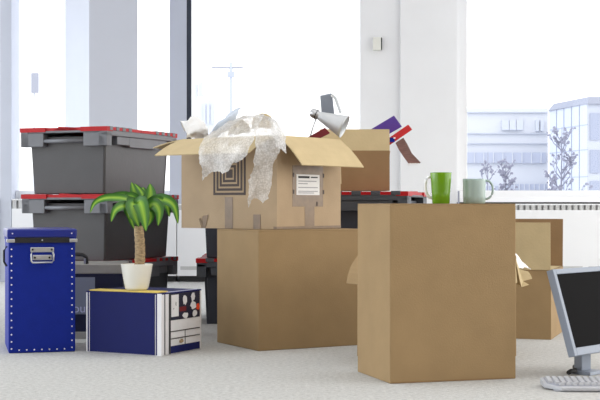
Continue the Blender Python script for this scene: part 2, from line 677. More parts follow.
for (y0, y1) in ((113, 140), (150, 173), (181, 192)):
    for (s0, s1) in ((0.10, 0.42), (0.5, 0.9)):
        m = MB()
        d = Vector((P3[0] - P0[0], P3[1] - P0[1], 0)).normalized()
        z0 = at(587, y1, Y0).z; z1 = at(587, y0, Y0).z
        a = Vector((P0[0], P0[1] - 0.03, 0)) + d * s0
        b = Vector((P0[0], P0[1] - 0.03, 0)) + d * s1
        m.slab([(a.x, a.y, z0), (b.x, b.y, z0), (b.x, b.y, z1), (a.x, a.y, z1)], 0.02)
        m.build('window', M['facade_far_band'], t)
m = MB()
d = Vector((P0[0] - P1[0], P0[1] - P1[1], 0))
for k in range(1, 5):
    a = Vector((P1[0], P1[1] - 0.03, 0)) + d * (k / 5)
    m.box(a.x - .012, a.x + .012, a.y - .03, a.y, -4, zt)
for yy in (128, 152, 178):
    z0 = at(570, yy, 41.5).z
    a = Vector((P1[0], P1[1] - 0.04, z0)); b = Vector((P0[0], P0[1] - 0.04, z0))
    m.slab([a, b, b + Vector((0, 0, .03)), a + Vector((0, 0, .03))], 0.02)
m.build('panel_joint', M['facade_far_band'], t)


def bare_tree(x, ytop, Y, label, seed, spread, nb=46):
    random.seed(seed)
    base = at(x, 205, Y); base.z = -4
    top = at(x, ytop, Y)
    t = thing('bare_tree', label, 'tree', base, 0, 'bare trees outside the right window')
    H = top.z + 4
    w = MB(); lf = MB()
    w.tube([(0, 0, 0), (0.02, 0, H * .45), (-0.02, 0, H * .75), (0, 0, H)], [.06, .045, .022, .006], 6)
    for i in range(nb):
        z = H * random.uniform(.56, .97)
        L = spread * (0.35 + 0.75 * (H - z) / (H * .44)) * random.uniform(.5, 1.1)
        a = random.uniform(0, 2 * math.pi)
        e = Vector((math.cos(a) * L * .55, math.sin(a) * L * .55, L * random.uniform(.5, 1.0)))
        p0 = Vector((0, 0, z - .1)); p1 = p0 + e * .5 + Vector((math.cos(a), math.sin(a), 0)) * L * .12; p2 = p0 + e
        if p2.z > H + .05:
            continue
        w.tube([p0, p1, p2], [.016, .011, .005], 5)
        for k in range(4):
            q = p1.lerp(p2, random.random())
            a2 = random.uniform(0, 6.28)
            q2 = q + Vector((math.cos(a2) * .14, math.sin(a2) * .14, .16))
            w.tube([q, q2], [.006, .003], 4)
            for j in range(2):
                c = q.lerp(q2, random.uniform(.3, 1))
                s = random.uniform(.018, .035)
                lf.hexa([c + Vector(v) * s for v in ((-1, -1, -.6), (1, -1, -.2), (1, 1, -.6), (-1, 1, -.4), (-.6, -.6, 1), (.6, -.6, .8), (.8, .6, 1), (-.6, .6, .8))])
    w.build('trunk', M['tree'], t)
    lf.build('leaves', M['tree'], t, kind='stuff')
    return t


bare_tree(562, 127, 30, 'tallest bare tree with sparse dry leaves outside the right window', 4, 1.0)
bare_tree(488, 152, 31, 'small bare tree outside just right of the window frame', 7, .6, 24)
bare_tree(506, 156, 31.5, 'small bare tree outside above the grey green mug', 9, .6, 26)

# street sign and far crane in the left windows
t = thing('street_sign', 'pale grey board on a thin pole outside the left window', 'sign', (at(35, 205, 30).x, 30, -4))
m = MB(); a = at(31.5, 93, 30); b = at(39, 73, 30)
m.box(-.085, .085, -.03, .03, a.z + 4, b.z + 4); m.build('board', M['roof'], t)
m = MB(); m.tube([(-.03, .04, 0), (-.03, .04, a.z + 4.3)], .02, 8); m.build('pole', M['facade_band'], t)
t = thing('tower_crane', 'faint pale tower crane far outside the middle window', 'crane', (at(231, 205, 70).x, 70, -4))
zj = at(231, 68, 70).z + 4
m = MB(); m.tube([(0, 0, 0), (0, 0, zj + .3)], .09, 6); m.build('mast', M['facade_band'], t)
m = MB(); m.box(-1.05, .65, -.06, .06, zj - .03, zj + .06); m.build('jib', M['roof'], t)
m = MB(); m.box(-.2, .2, -.1, .1, zj - .5, zj - .2); m.build('cabin', M['facade_band'], t)
t = thing('site_building', 'faint pale building at the foot of the middle window', 'building')
m = MB(); bbox(m, 192, 214, 100, 330, 60, 8); m.build('wall', M['facade'], t)
for (x0, x1, y0, y1) in ((194, 197, 84, 96), (198, 203, 82, 92)):
    m = MB(); bbox(m, x0, x1, y0, y1 + 4, 60.5, .4); m.build('roof_plant', M['facade_glass'], t)
for x0 in (203, 207, 211):
    m = MB(); bbox(m, x0, x0 + 2.4, 104, 124, 59.95, .05); m.build('window', M['facade_glass'], t)


# ------------------------------------------------------------------ cartons
def carton(name, label, near, yaw, wx_, wy_, h, z0=0.0, material='kraft', cat='box', open_top=False, bulge=0.0):
    yaw = rad(yaw)
    cx, cy = corner(near, yaw, wx_, wy_)
    t = thing(name, label, cat, (cx, cy, z0), yaw)
    off = (-wx_ / 2, -wy_ / 2, 0)
    m = MB(off)
    T = 0.005
    if open_top:
        m.box(0, wx_, 0, T, 0, h); m.box(0, wx_, wy_ - T, wy_, 0, h)
        m.box(0, T, T, wy_ - T, 0, h); m.box(wx_ - T, wx_, T, wy_ - T, 0, h)
        m.box(T, wx_ - T, T, wy_ - T, 0, T)
        m.build('body', M[material], t)
    else:
        m.box(0, wx_, 0, wy_, 0, h - 0.005)
        m.build('body', M[material], t, bevel=0.004)
        m = MB(off); m.box(0.001, wx_ - 0.001, 0.001, wy_ / 2 - 0.001, h - 0.005, h); m.build('flap', M[material], t, bevel=0.001)
        m = MB(off); m.box(0.001, wx_ - 0.001, wy_ / 2 + 0.001, wy_ - 0.001, h - 0.005, h); m.build('flap', M[material], t, bevel=0.001)
        m = MB(off); m.box(0.03, wx_ - 0.03, wy_ / 2 - 0.025, wy_ / 2 + 0.025, h, h + 0.0008); m.build('tape', M['tape'], t)
    return t, off


# front carton: tall plain carton under the two mugs
fc, off = carton('cardboard_box', 'tall plain closed carton in front carrying two mugs', (0.332, 4.795), 16.83, 0.511, 0.362, 0.665)
m = MB(off); m.box(0.01, 0.50, -0.0012, 0.0, 0.001, 0.006); m.build('bottom_edge', M['kraft_dark'], fc)

# lower carton under the open one
lc, off = carton('cardboard_box', 'brown closed carton on the floor carrying the open taped carton', (-0.187, 5.866), 29, 0.60, 0.438, 0.546)

# open carton on top
UY = 52
UZ = 0.5475
UN = (-0.107, 6.03)
uc, off = carton('open_cardboard_box', 'open carton with splayed flaps, bubble wrap and a square maze print', UN, UY, 0.50, 0.605, 0.437, UZ, 'kraft_old', open_top=True)
UW, UD, UH = 0.50, 0.605, 0.437


def flap(parent, off, p, q, out, down, inset=0.006, skew=0.0, material='kraft_pale_lit', T=0.005, bend=0.0, n=6):
    """flap hinged on p-q (local), reaching out (x, y) and down (z); slightly bowed"""
    p = Vector(p); q = Vector(q)
    e = (q - p).normalized()
    p = p + e * inset; q = q - e * inset
    d = Vector((out[0], out[1], -down))
    nrm = e.cross(d).normalized()
    if nrm.z < 0:
        nrm = -nrm
    m = MB(off)
    top = []; bot = []
    for i in range(n + 1):
        s = i / n
        bow = nrm * (bend * math.sin(math.pi * s))
        a = p + d * s + bow + e * (skew * s)
        b = q + d * s + bow - e * (skew * s)
        top.append((m.v(a), m.v(b)))
        bot.append((m.v(a - nrm * T), m.v(b - nrm * T)))
    for i in range(n):
        m.face([top[i][0], top[i][1], top[i + 1][1], top[i + 1][0]])
        m.face([bot[i][0], bot[i + 1][0], bot[i + 1][1], bot[i][1]])
        m.face([top[i][0], top[i + 1][0], bot[i + 1][0], bot[i][0]])
        m.face([top[i][1], bot[i][1], bot[i + 1][1], top[i + 1][1]])
    m.face([top[0][0], bot[0][0], bot[0][1], top[0][1]])
    m.face([top[-1][0], top[-1][1], bot[-1][1], bot[-1][0]])
    return m.build('flap', M[material], parent)


flap(uc, off, (0, 0, UH), (0, UD, UH), (-0.195, 0), 0.085, bend=0.008)        # over the maze print
flap(uc, off, (0, 0, UH), (UW, 0, UH), (0, -0.145), 0.14, bend=0.008)        # over the label side
flap(uc, off, (0, UD, UH), (UW, UD, UH), (0, 0.20), 0.035, bend=0.004)
flap(uc, off, (UW, 0, UH), (UW, UD, UH), (0.012, 0), 0.22, inset=.004)


# maze print on the left face (local x = 0 plane), y runs from the near corner
def faceA(m, y0, y1, z0, z1, t=0.0012):
    m.box(-t, 0, y0, y1, z0, z1)


mc, mz, hw = 0.292, 0.262, 0.102
m = MB(off)
for k in range(5):
    r = hw - k * 0.0205
    w = 0.0115
    if r < 0.02:
        faceA(m, mc - r, mc + r, mz - r, mz + r)
        continue
    faceA(m, mc - r, mc + r, mz - r, mz - r + w)
    faceA(m, mc - r, mc + r, mz + r - w, mz + r)
    faceA(m, mc - r, mc - r + w, mz - r + w, mz + r - w)
    faceA(m, mc + r - w, mc + r, mz - r + w, mz + r - w)
m.build('maze_print', M['ink'], uc)
m = MB(off); faceA(m, 0.27, 0.32, 0.0, 0.15, 0.0016); m.build('tape', M['tape'], uc)
m = MB(off); faceA(m, 0.098, 0.142, 0.0, 0.068, 0.0016); m.build('tape', M['tape'], uc)
m = MB(off)
m.slab([(-0.001, 0.475, 0.0), (-0.001, 0.445, 0.0), (-0.004, 0.425, 0.065), (-0.004, 0.46, 0.06)], 0.001)
m.slab([(-0.001, 0.47, 0.0), (-0.001, 0.455, 0.0), (-0.006, 0.475, 0.05), (-0.006, 0.485, 0.045)], 0.001)
m.build('torn_tape', M['tape'], uc)


def faceB(m, x0, x1, z0, z1, t=0.0012):
    m.box(x0, x1, -t, 0, z0, z1)


m = MB(off); faceB(m, 0.115, 0.355, 0.105, 0.30, 0.001); m.build('tape', M['tape'], uc)
m = MB(off); faceB(m, 0.21, 0.285, 0.0, 0.105, 0.001); m.build('tape', M['tape'], uc)
m = MB(off); faceB(m, 0.145, 0.325, 0.16, 0.258, 0.002); lab = m.build('shipping_label', M['paper'], uc); lab['label'] = 'white printed label'
m = MB(off); faceB(m, 0.158, 0.245, 0.240, 0.250, 0.0026); faceB(m, 0.255, 0.31, 0.242, 0.248, 0.0026)
m.build('heading_print', M['black_print'], lab)
m = MB(off)
for z, a, b in ((0.224, .158, .30), (0.212, .158, .23), (0.194, .158, .31), (0.176, .158, .31), (0.168, .158, .28)):
    faceB(m, a, b, z, z + 0.004, 0.0026)
m.build('line_print', M['label_print'], lab)
m = MB(off)
for x, z in ((0.118, .245), (0.118, .165), (0.352, .245), (0.352, .165), (0.30, .108)):
    faceB(m, x, x + 0.010, z, z + 0.020, 0.002)
split_loose(m.build('slot', M['ink'], uc))
m = MB(off); m.box(-0.0015, 0.50, -0.0018, 0.02, 0.0, 0.012); m.build('edge_tape', M['tape'], uc)

# ------------------------------------------------------------------ grey crates with red lids
LIDTOP = 0.36


def crate(label, lx, ly, loc, yaw, body, rim, group, PITCH=LIDTOP, knuckles=(.055, .14, .225, .31, .70, .785, .87, .95), kw=.021):
    t = thing('plastic_crate', label, 'crate', loc, yaw, group)
    hx, hy = lx / 2, ly / 2
    Zr = PITCH - 0.02          # top of the rim
    m = MB()
    it, ib = 0.038, 0.052
    zt = Zr - 0.03
    m.hexa([(-hx + ib, -hy + ib, 0), (hx - ib, -hy + ib, 0), (hx - ib, hy - ib, 0), (-hx + ib, hy - ib, 0),
            (-hx + it, -hy + it, zt), (hx - it, -hy + it, zt), (hx - it, hy - it, zt), (-hx + it, hy - it, zt)])
    m.build('tub', M[body], t, bevel=0.005, segs=2)
    # corner ribs on the tub
    m = MB()
    for sx in (-1, 1):
        for sy in (-1, 1):
            xb, yb, xt, yt = sx * (hx - ib), sy * (hy - ib), sx * (hx - it), sy * (hy - it)
            m.tube([(xb - sx * .012, yb - sy * .001, 0.01), (xt - sx * .012, yt - sy * .001, zt)], 0.005, 6)
    split_loose(m.build('corner_rib', M[body], t))
    # rim: continuous top band, corner blocks at the ends, stepped skirt on the long sides
    m = MB()
    m.box(-hx, hx, -hy, -hy + .05, Zr - .03, Zr); m.box(-hx, hx, hy - .05, hy, Zr - .03, Zr)
    m.box(-hx, -hx + .05, -hy + .05, hy - .05, Zr - .012, Zr); m.box(hx - .05, hx, -hy + .05, hy - .05, Zr - .012, Zr)
    bw = 0.145
    for sx in (-1, 1):
        for sy in (-1, 1):
            x0, x1 = sorted((sx * hx, sx * (hx - .052)))
            y0, y1 = sorted((sy * hy, sy * (hy - bw)))
            m.box(x0, x1, y0, y1, Zr - .085, Zr - .012)
    for sy in (-1, 1):
        y0, y1 = sorted((sy * (hy - .006), sy * (hy - .052)))
        for a, b, d in ((0, .05, .085), (.15, .32, .075), (.32, .74, .085), (.74, .86, .07), (.95, 1, .085)):
            m.box(-hx + lx * a, -hx + lx * b, y0, y1, Zr - d, Zr - .03)
    m.build('rim', M[rim], t, bevel=0.003)
    for sx in (-1, 1):
        m = MB(); m.tube([(sx * (hx - .012), -hy + bw - .01, Zr - .055), (sx * (hx - .012), hy - bw + .01, Zr - .055)], .011, 10)
        m.build('handle', M[rim], t, smooth=True)
    # two interlocking lid halves, zigzag seam
    for sx in (-1, 1):
        m = MB()
        pts = [(sx * (hx - .004), -hy - .001), (sx * (hx - .004), hy + .001)]
        k = 6
        ys = [hy + .001 - i * (2 * hy + .002) / k for i in range(k + 1)]
        seam = [((0.028 if i % 2 else -0.028), y) for i, y in enumerate(ys)]
        if sx < 0:
            seam = [(s - .002, y) for s, y in seam]
        else:
            seam = [(s + .002, y) for s, y in seam]
        q = [(x, y, Zr + .016) for x, y in pts + seam]
        if sx < 0:
            q = q[::-1]
        m.slab(q, .016)
        for sy in (-1, 1):
            x0, x1 = sorted((sx * (hx + .004), sx * (hx - .06)))
            y0, y1 = sorted((sy * (hy + .002), sy * (hy - .16)))
            m.box(x0, x1, y0, y1, Zr - .006, Zr + .018)
        x0, x1 = sorted((sx * (hx - .004), sx * (hx - .05)))
        m.hexa([(x0, -.09, Zr), (x1, -.09, Zr), (x1, .06, Zr), (x0, .06, Zr),
                (x0, -.07, Zr + .016), (x1, -.07, Zr + .016), (x1, .03, Zr + .022), (x0, .03, Zr + .022)])
        m.build('lid_flap', M['red'], t)
    # hinge knuckles
    m = MB()
    for sy in (-1, 1):
        y0, y1 = sorted((sy * (hy + .004), sy * (hy - .03)))
        for a in knuckles:
            m.box(-hx + lx * (a - kw), -hx + lx * (a + kw), y0, y1, Zr - .002, PITCH)
    split_loose(m.build('hinge', M[rim], t, bevel=0.003))
    return t


SY = rad(67.6)
gx, gy = corner((-1.022, 6.88), SY, 0.80, 0.54)
G1 = 'grey crates stacked by the left windows'
c0 = crate('bottom grey crate of the left stack, behind the potted plant', .80, .54, (gx, gy, 0), SY, 'crate_grey', 'crate_rim', G1)
copy_thing(c0, 'middle grey crate of the left stack, behind plant leaves and blue trunk', (gx + .004, gy, LIDTOP), SY)
copy_thing(c0, 'topmost grey crate of the left stack with red lid', (gx - .004, gy + .004, 2 * LIDTOP), SY + rad(.4))

G2 = 'dark crates behind the cartons'
RP = 0.367
ry = rad(13)
rx_, ry_ = corner((0.56 - .56 * math.cos(ry), 6.75 + .56 * math.sin(-ry) * -0 + 0.0), 0, 0, 0)
# the near corner is the right front one
nx_, ny_ = 0.56, 6.78
ang = -ry
cx = nx_ - math.cos(ang) * .28 - math.sin(ang) * .39
cy = ny_ - math.sin(ang) * .28 + math.cos(ang) * .39
r0 = crate('dark crate on the floor under the crate that carries a small carton', .56, .78, (cx, cy, 0), ang, 'crate_navy', 'crate_navy_rim', G2, RP, (.14, .33, .515, .70, .89), .045)
copy_thing(r0, 'dark red-lidded crate right behind the front carton, carrying a small carton', (cx, cy, RP), ang)
l0 = crate('lower dark crate whose left rim shows beside the brown closed carton', .52, .78, (-.31, 7.55, 0), 0, 'crate_navy', 'crate_navy_rim', G2, RP, (.14, .33, .515, .70, .89), .045)
copy_thing(l0, 'upper dark crate hidden behind the open taped carton', (-.31, 7.55, RP), 0)

# ------------------------------------------------------------------ small open carton on the dark crates
SZ = 2 * RP + .0025
sc, off = carton('open_cardboard_box', 'small open carton on the dark crate, holding books', (0.105, 6.95), 1.0, 0.375, 0.33, 0.215, SZ, 'kraft_dark', open_top=True)
flap(sc, off, (0, 0, .215), (.375, 0, .215), (0, .02), -.115, bend=0.0, inset=0.0)
flap(sc, off, (0, .33, .215), (.375, .33, .215), (0, .10), .08)
flap(sc, off, (.375, 0, .215), (.375, .33, .215), (-.012, 0), .10, inset=.02)


def slab_book(name, label, cat, pts, Y0, Y1, material, page=None):
    """pts: outline in the plane facing the camera, from Y0 back to Y1"""
    c = sum((at(x, y, Y0) for x, y in pts), Vector()) / len(pts)
    t = thing(name, label, cat, c)
    m = MB()
    a = [at(x, y, Y0) - c for x, y in pts]
    fr = [m.v(p) for p in a]
    bk = [m.v(p + Vector((0, Y1 - Y0, 0))) for p in a]
    m.face(fr); m.face(bk[::-1])
    k = len(a)
    for i in range(k):
        j = (i + 1) % k
        m.face([fr[j], fr[i], bk[i], bk[j]])
    m.build('cover', M[material], t, bevel=0.002)
    if page:
        m = MB()
        cc = sum(a, Vector()) / k
        b = [cc + (p - cc) * .86 for p in a]
        m.slab([p + Vector((0, -.002, 0)) for p in b], .003)
        m.build('cover_panel', M[page], t)
    return t


slab_book('binder', 'purple binder leaning out of the small open carton', 'binder',
          [(366, 147), (358, 137), (394, 115.5), (402, 126.5)], 7.10, 7.17, 'purple')
rb = slab_book('binder', 'red binder leaning out over the right rim of the small carton', 'binder',
               [(379, 152.5), (376.5, 146.5), (408.3, 124.5), (412.3, 129.6)], 6.99, 7.06, 'red_book')
t = thing('sticker_sheet', 'small blue card with a white spot beside the red binder', 'card', at(392, 139.5, 6.985))
m = MB(); m.box(-.012, .014, -.003, 0, -.014, .010); m.build('card', M['blue'], t)
m = MB(); m.box(.008, .018, -.005, -.003, .004, .012); m.build('white_spot', M['paper'], t)
# drooping bundle of brown sheets
t = thing('brown_sheets', 'bundle of brown glossy sheets drooping below the red binder', 'papers', at(401, 141, 7.0))
base = at(401, 141, 7.0)
for k, dx in enumerate((0, .018, .036)):
    m = MB()
    L = []; R = []
    cl = [(395.5, 143), (399, 150), (404.5, 158), (408.5, 163.5)]
    cr = [(402.5, 138.5), (406, 144), (411, 154), (420, 163.5)]
    for (a, b), (c, d) in zip(cl, cr):
        L.append(at(a + k * .5, b - k * .4, 6.985 + dx) - base); R.append(at(c + k * .4, d - k * .4, 6.985 + dx + .01) - base)
    for i in range(3):
        m.slab([L[i + 1], R[i + 1], R[i], L[i]], .002)
    m.build('sheet', M['brown_leaf'], t)
m = MB()
random.seed(5)
for i in range(12):
    a = at(408 + i, 163.3, 6.984) - base
    m.tube([a, a + Vector((random.uniform(-.004, .002), -.003, -random.uniform(.004, .012)))], .0025, 4)
m.build('frayed_edge', M['paper'], t)

# ------------------------------------------------------------------ contents of the taped open carton
# desk lamp
LY = 6.45
base = at(330, 120, LY)
t = thing('desk_lamp', 'silver desk lamp with a conical shade sticking out of the open carton', 'lamp', base)
a = at(318, 115.2, LY) - base
b = at(344.5, 126.8, LY - .03) - base
ax = (b - a).normalized()
L = (b - a).length
prof = [(.018, 0), (.024, L * .12), (.031, L * .3), (.039, L * .5), (.047, L * .72), (.054, L * .9), (.058, L)]
inner = [(r - .002, h) for r, h in prof[::-1]]
m = MB(); m.lathe(prof + inner, 48, a, ax); m.build('shade', M['silver'], t, smooth=True)
m = MB(); m.lathe([(0, -.045), (.012, -.043), (.021, -.034), (.0235, -.02), (.0225, -.004), (.020, .006), (.019, .012), (0, .012)], 32, a, ax)
m.build('socket', M['steel'], t, smooth=True)
m = MB(); m.lathe([(.0245, -.010), (.0245, -.006), (.0235, -.006), (.0235, -.010)], 32, a, ax); m.build('collar', M['black'], t)
m = MB(); m.lathe([(0, L * .45), (.018, L * .5), (.026, L * .68), (.02, L * .84), (0, L * .9)], 24, a, ax); m.build('bulb', M['white_glaze'], t, smooth=True)
m = MB(); m.tube([at(316, 119, LY) - base, at(313, 127, LY) - base, at(309.5, 139, LY) - base], .0035, 8); m.build('arm', M['silver'], t, smooth=True)
m = MB()
q = [at(321.5, 114, LY + .10) - base, at(334.5, 114, LY + .10) - base, at(332.5, 95.5, LY + .07) - base, at(331.5, 93.4, LY + .07) - base, at(320, 96, LY + .07) - base]
m.slab(q, .012); m.build('base_plate', M['plate'], t, bevel=.003)
m = MB(); m.tube([at(332, 94.5, LY + .06) - base, at(335.5, 98, LY + .06) - base, at(341, 113, LY + .06) - base], [.006, .008, .008], 8); m.build('arm', M['silver'], t)
m = MB(); m.tube([at(331.8, 95.8, LY + .055) - base, at(331.8, 95.8, LY + .069) - base], .006, 12); m.build('hole_ring', M['white_glaze'], t)
# dark red book behind the lamp
slab_book('book', 'dark red book just showing under the lamp shade', 'book', [(305, 146), (301, 141), (325, 127.5), (330, 133)], LY - .09, LY - .06, 'dark_red')


def catmull(P, n):
    out = []
    for i in range(len(P) - 1):
        p0 = P[max(i - 1, 0)]; p1 = P[i]; p2 = P[i + 1]; p3 = P[min(i + 2, len(P) - 1)]
        for k in range(n):
            s = k / n
            out.append(0.5 * ((2 * p1) + (p2 - p0) * s + (2 * p0 - 5 * p1 + 4 * p2 - p3) * s * s + (3 * p1 - p0 - 3 * p2 + p3) * s ** 3))
    out.append(P[-1].copy())
    return out


def sheet(m, rows, n=7, amp=.012, freq=16, seed=0, rag=.006):
    """rows of control points, smoothed into a crumpled sheet"""
    R = [catmull([Vector(p) for p in r], n) for r in rows]
    Cc = list(zip(*R))
    cols = [catmull(list(c), n) for c in Cc]
    vs = []
    W = len(cols); H = len(cols[0])
    for i, c in enumerate(cols):
        line = []
        for j, p in enumerate(c):
            q = p * freq + Vector((seed, seed * 2, 0))
            d = Vector((noise.noise(q), noise.noise(q + Vector((9, 3, 1))) * 1.3, noise.noise(q + Vector((2, 7, 5)))))
            d += 0.5 * Vector((noise.noise(q * 2.4), noise.noise(q * 2.4 + Vector((4, 4, 4))), noise.noise(q * 2.3 + Vector((1, 8, 2)))))
            p = p + d * amp
            if i in (0, W - 1) or j in (0, H - 1):
                p = p + Vector((noise.noise(q * 6), 0, noise.noise(q * 6 + Vector((3, 3, 3))))) * rag
            line.append(m.v(p))
        vs.append(line)
    for i in range(W - 1):
        for j in range(H - 1):
            m.face([vs[i][j], vs[i + 1][j], vs[i + 1][j + 1], vs[i][j + 1]])


def A(rows):
    return [[at(*p) for p in r] for r in rows]


m = MB()
sheet(m, A([[(208, 136, 6.52), (222, 128, 6.5), (236, 121, 6.45), (250, 117, 6.4), (264, 117, 6.3)],
            [(205, 138, 6.30), (217, 131, 6.28), (232, 122, 6.24), (247, 117, 6.18), (262, 117, 6.12)],
            [(198, 148, 6.05), (211, 145, 5.99), (226, 140, 5.94), (242, 134, 5.89), (257, 131, 5.87)],
            [(199, 162, 5.98), (212, 159, 5.94), (226, 155, 5.89), (240, 149, 5.83), (255, 140, 5.82)],
            [(203, 179, 6.00), (214, 172, 5.95), (225, 173, 5.90), (236, 163, 5.85), (246, 155, 5.83)]]), amp=.013, seed=1)
sheet(m, A([[(255, 118, 6.3), (264, 114, 6.3), (274, 119, 6.28), (281, 128, 6.25)],
            [(255, 130, 5.96), (262, 126, 5.94), (272, 128, 5.94), (281, 138, 5.95)],
            [(255, 148, 5.88), (261, 146, 5.88), (270, 146, 5.90), (280, 150, 5.93)],
            [(253, 165, 5.93), (259, 165, 5.93), (267, 163, 5.94), (276, 160, 5.95)],
            [(250, 185, 5.98), (257, 185, 5.96), (264, 182, 5.96), (271, 180, 5.96)],
            [(248, 207, 6.02), (255, 199, 6.00), (261, 203, 6.0), (268, 198, 5.98)]]), amp=.013, seed=5)
sheet(m, A([[(268, 116, 6.2), (276, 121, 6.2), (282, 128, 6.2)],
            [(272, 130, 5.92), (279, 134, 5.92), (285, 140, 5.94)],
            [(276, 146, 5.88), (281, 150, 5.88), (288, 153, 5.91)]]), amp=.012, seed=9)
tag(m.build('bubble_wrap', M['bubble'], None, smooth=True), 'clear bubble wrap spilling over the flap of the open carton', 'bubble wrap')

m = MB()
sheet(m, A([[(210, 142, 6.50), (216, 139, 6.50), (224, 132, 6.5), (233, 128, 6.5)],
            [(213, 128, 6.50), (220, 124, 6.50), (229, 117, 6.50), (238, 114, 6.50)],
            [(226, 116, 6.55), (231, 112, 6.55), (237, 108.5, 6.55), (242, 106.8, 6.55)]]), amp=.006, seed=13)
M['film'] = mat('pale_blue_film', (200, 210, 224), 0.25)
tag(m.build('plastic_film', M['film'], None, smooth=True), 'pale blue plastic film poking up behind the bubble wrap', 'plastic')

m = MB()
sheet(m, A([[(188, 138.5, 6.47), (193, 139, 6.46), (200, 139, 6.45), (208, 138.5, 6.44)],
            [(183, 128, 6.46), (190, 130, 6.42), (200, 128, 6.41), (209, 130, 6.40)],
            [(179.5, 121, 6.48), (187, 120, 6.46), (193, 115, 6.46), (204, 124, 6.48)],
            [(184, 132, 6.54), (190, 128, 6.54), (198, 126, 6.54), (206, 134, 6.52)]]), amp=.012, seed=21, rag=.004)
tag(m.build('packing_paper', M['paper'], None), 'crumpled white paper at the left corner of the open carton', 'paper')

m = MB()
sheet(m, A([[(252, 130, 6.42), (262, 128, 6.40), (274, 130, 6.38)],
            [(254, 118, 6.42), (262, 113.5, 6.40), (271, 117, 6.40)],
            [(256, 128, 6.50), (264, 124, 6.50), (272, 128, 6.48)]]), amp=.006, seed=31)
sheet(m, A([[(228, 136, 6.50), (234, 134, 6.48), (250, 134, 6.46)],
            [(232, 124, 6.44), (239, 119, 6.42), (248, 124, 6.41)],
            [(230, 130, 6.58), (240, 126, 6.56), (250, 130, 6.54)]]), amp=.008, seed=34)
tag(m.build('packing_paper', M['kraft_pale_lit'], None), 'crumpled tan paper showing under the top of the bubble wrap', 'paper')

# ------------------------------------------------------------------ carton hidden behind the tall front one
hc, off = carton('open_cardboard_box', 'open carton mostly hidden behind the tall front carton', (.425, 5.38), 30, .60, .35, .44, 0, 'kraft', open_top=True)
flap(hc, off, (0, 0, .44), (0, .35, .44), (-.06, 0), .12, bend=.012, material='kraft')
flap(hc, off, (0, 0, .44), (.60, 0, .44), (0, -.015), .12, material='kraft_pale_lit')
m = MB(off)
e = [(.60, .01, .44), (.60, .30, .44), (.66, .26, .42), (.69, .18, .40), (.67, .15, .385), (.735, .08, .362), (.725, .05, .347), (.69, .0, .335), (.655, .02, .325), (.665, -.01, .31), (.63, .0, .30), (.62, .0, .33)]
m.slab(e[::-1], .004)
m.build('torn_flap', M['kraft_pale_lit'], hc)
m = MB()
sheet(m, A([[(502, 251, 5.70), (503, 250, 5.73), (503, 250, 5.76), (501, 251, 5.79)],
            [(510, 254, 5.70), (511, 252, 5.73), (511, 252, 5.76), (509, 253, 5.79)],
            [(516, 262, 5.70), (518, 257, 5.73), (519, 257, 5.76), (517, 258, 5.79)],
            [(516, 269, 5.70), (521, 268, 5.73), (526, 268, 5.76), (531, 269.5, 5.79)]]), amp=.005, seed=41)
tag(m.build('packing_paper', M['paper'], None), 'white paper scrap peeking from behind the tall front carton', 'paper')

# ------------------------------------------------------------------ open carton at the right back
rc, off = carton('open_cardboard_box', 'open carton at the back right behind the monitor with upright flaps', (1.229, 6.365), 71.4, .46, .40, .342, 0, 'kraft', open_top=True)
flap(rc, off, (0, 0, .342), (0, .40, .342), (-.01, 0), -.232, inset=.002, material='kraft_pale_lit')
flap(rc, off, (.46, 0, .342), (.46, .40, .342), (.015, 0), -.245, inset=.002, material='kraft_dark')
flap(rc, off, (0, 0, .342), (.46, 0, .342), (0, .19), 0.0, inset=.01, material='kraft_pale_lit')
flap(rc, off, (0, .40, .342), (.46, .40, .342), (0, .10), .17, material='kraft_pale_lit')
m = MB(off); m.box(-.0105, -.0095, .196, .200, .346, .565); m.build('crease', M['kraft_dark'], rc)

# ------------------------------------------------------------------ blue trunk
TN, TA = (-1.297, 5.771), rad(15)
TW, TD, TH = .300, .40, .553
cx, cy = corner(TN, TA, TW, TD)
t = thing('storage_trunk', 'tall cobalt blue riveted fibreboard trunk with a steel label handle', 'trunk', (cx, cy, 0), TA)
off = (-TW / 2, -TD / 2, 0)
m = MB(off)
m.box(.003, TW - .003, .003, TD - .003, 0, TH - .052); m.build('body', M['blue'], t, bevel=.006)
m = MB(off)
v = m.box(-.004, TW + .004, -.004, TD + .004, TH - .040, TH)
m.build('lid', M['blue_gloss'], t, bevel=.008, segs=3)
m = MB(off); m.box(.0, TW, .0, TD, TH - .054, TH - .038); m.build('lid_seam', M['blue'], t)
m = MB(off); m.box(.03, TW - .03, -.007, -.001, TH - .062, TH - .038); m.build('strap', M['black'], t, bevel=.001)
for x in (.002, TW - .030):
    m = MB(off); m.box(x, x + .028, -.009, .004, TH - .060, TH - .044); m.build('corner_clip', M['steel'], t, bevel=.003)
for x in (-.006, TW - .004):
    m = MB(off); m.box(x, x + .010, -.006, .03, TH - .060, TH - .044); m.build('corner_clip', M['steel'], t, bevel=.003)


def rivet(m, x, z, r=.0036):
    m.lathe([(r, 0), (r * .9, .0015), (r * .5, .0025), (0, .003)], 10, (x, .003, z), (0, -1, 0))


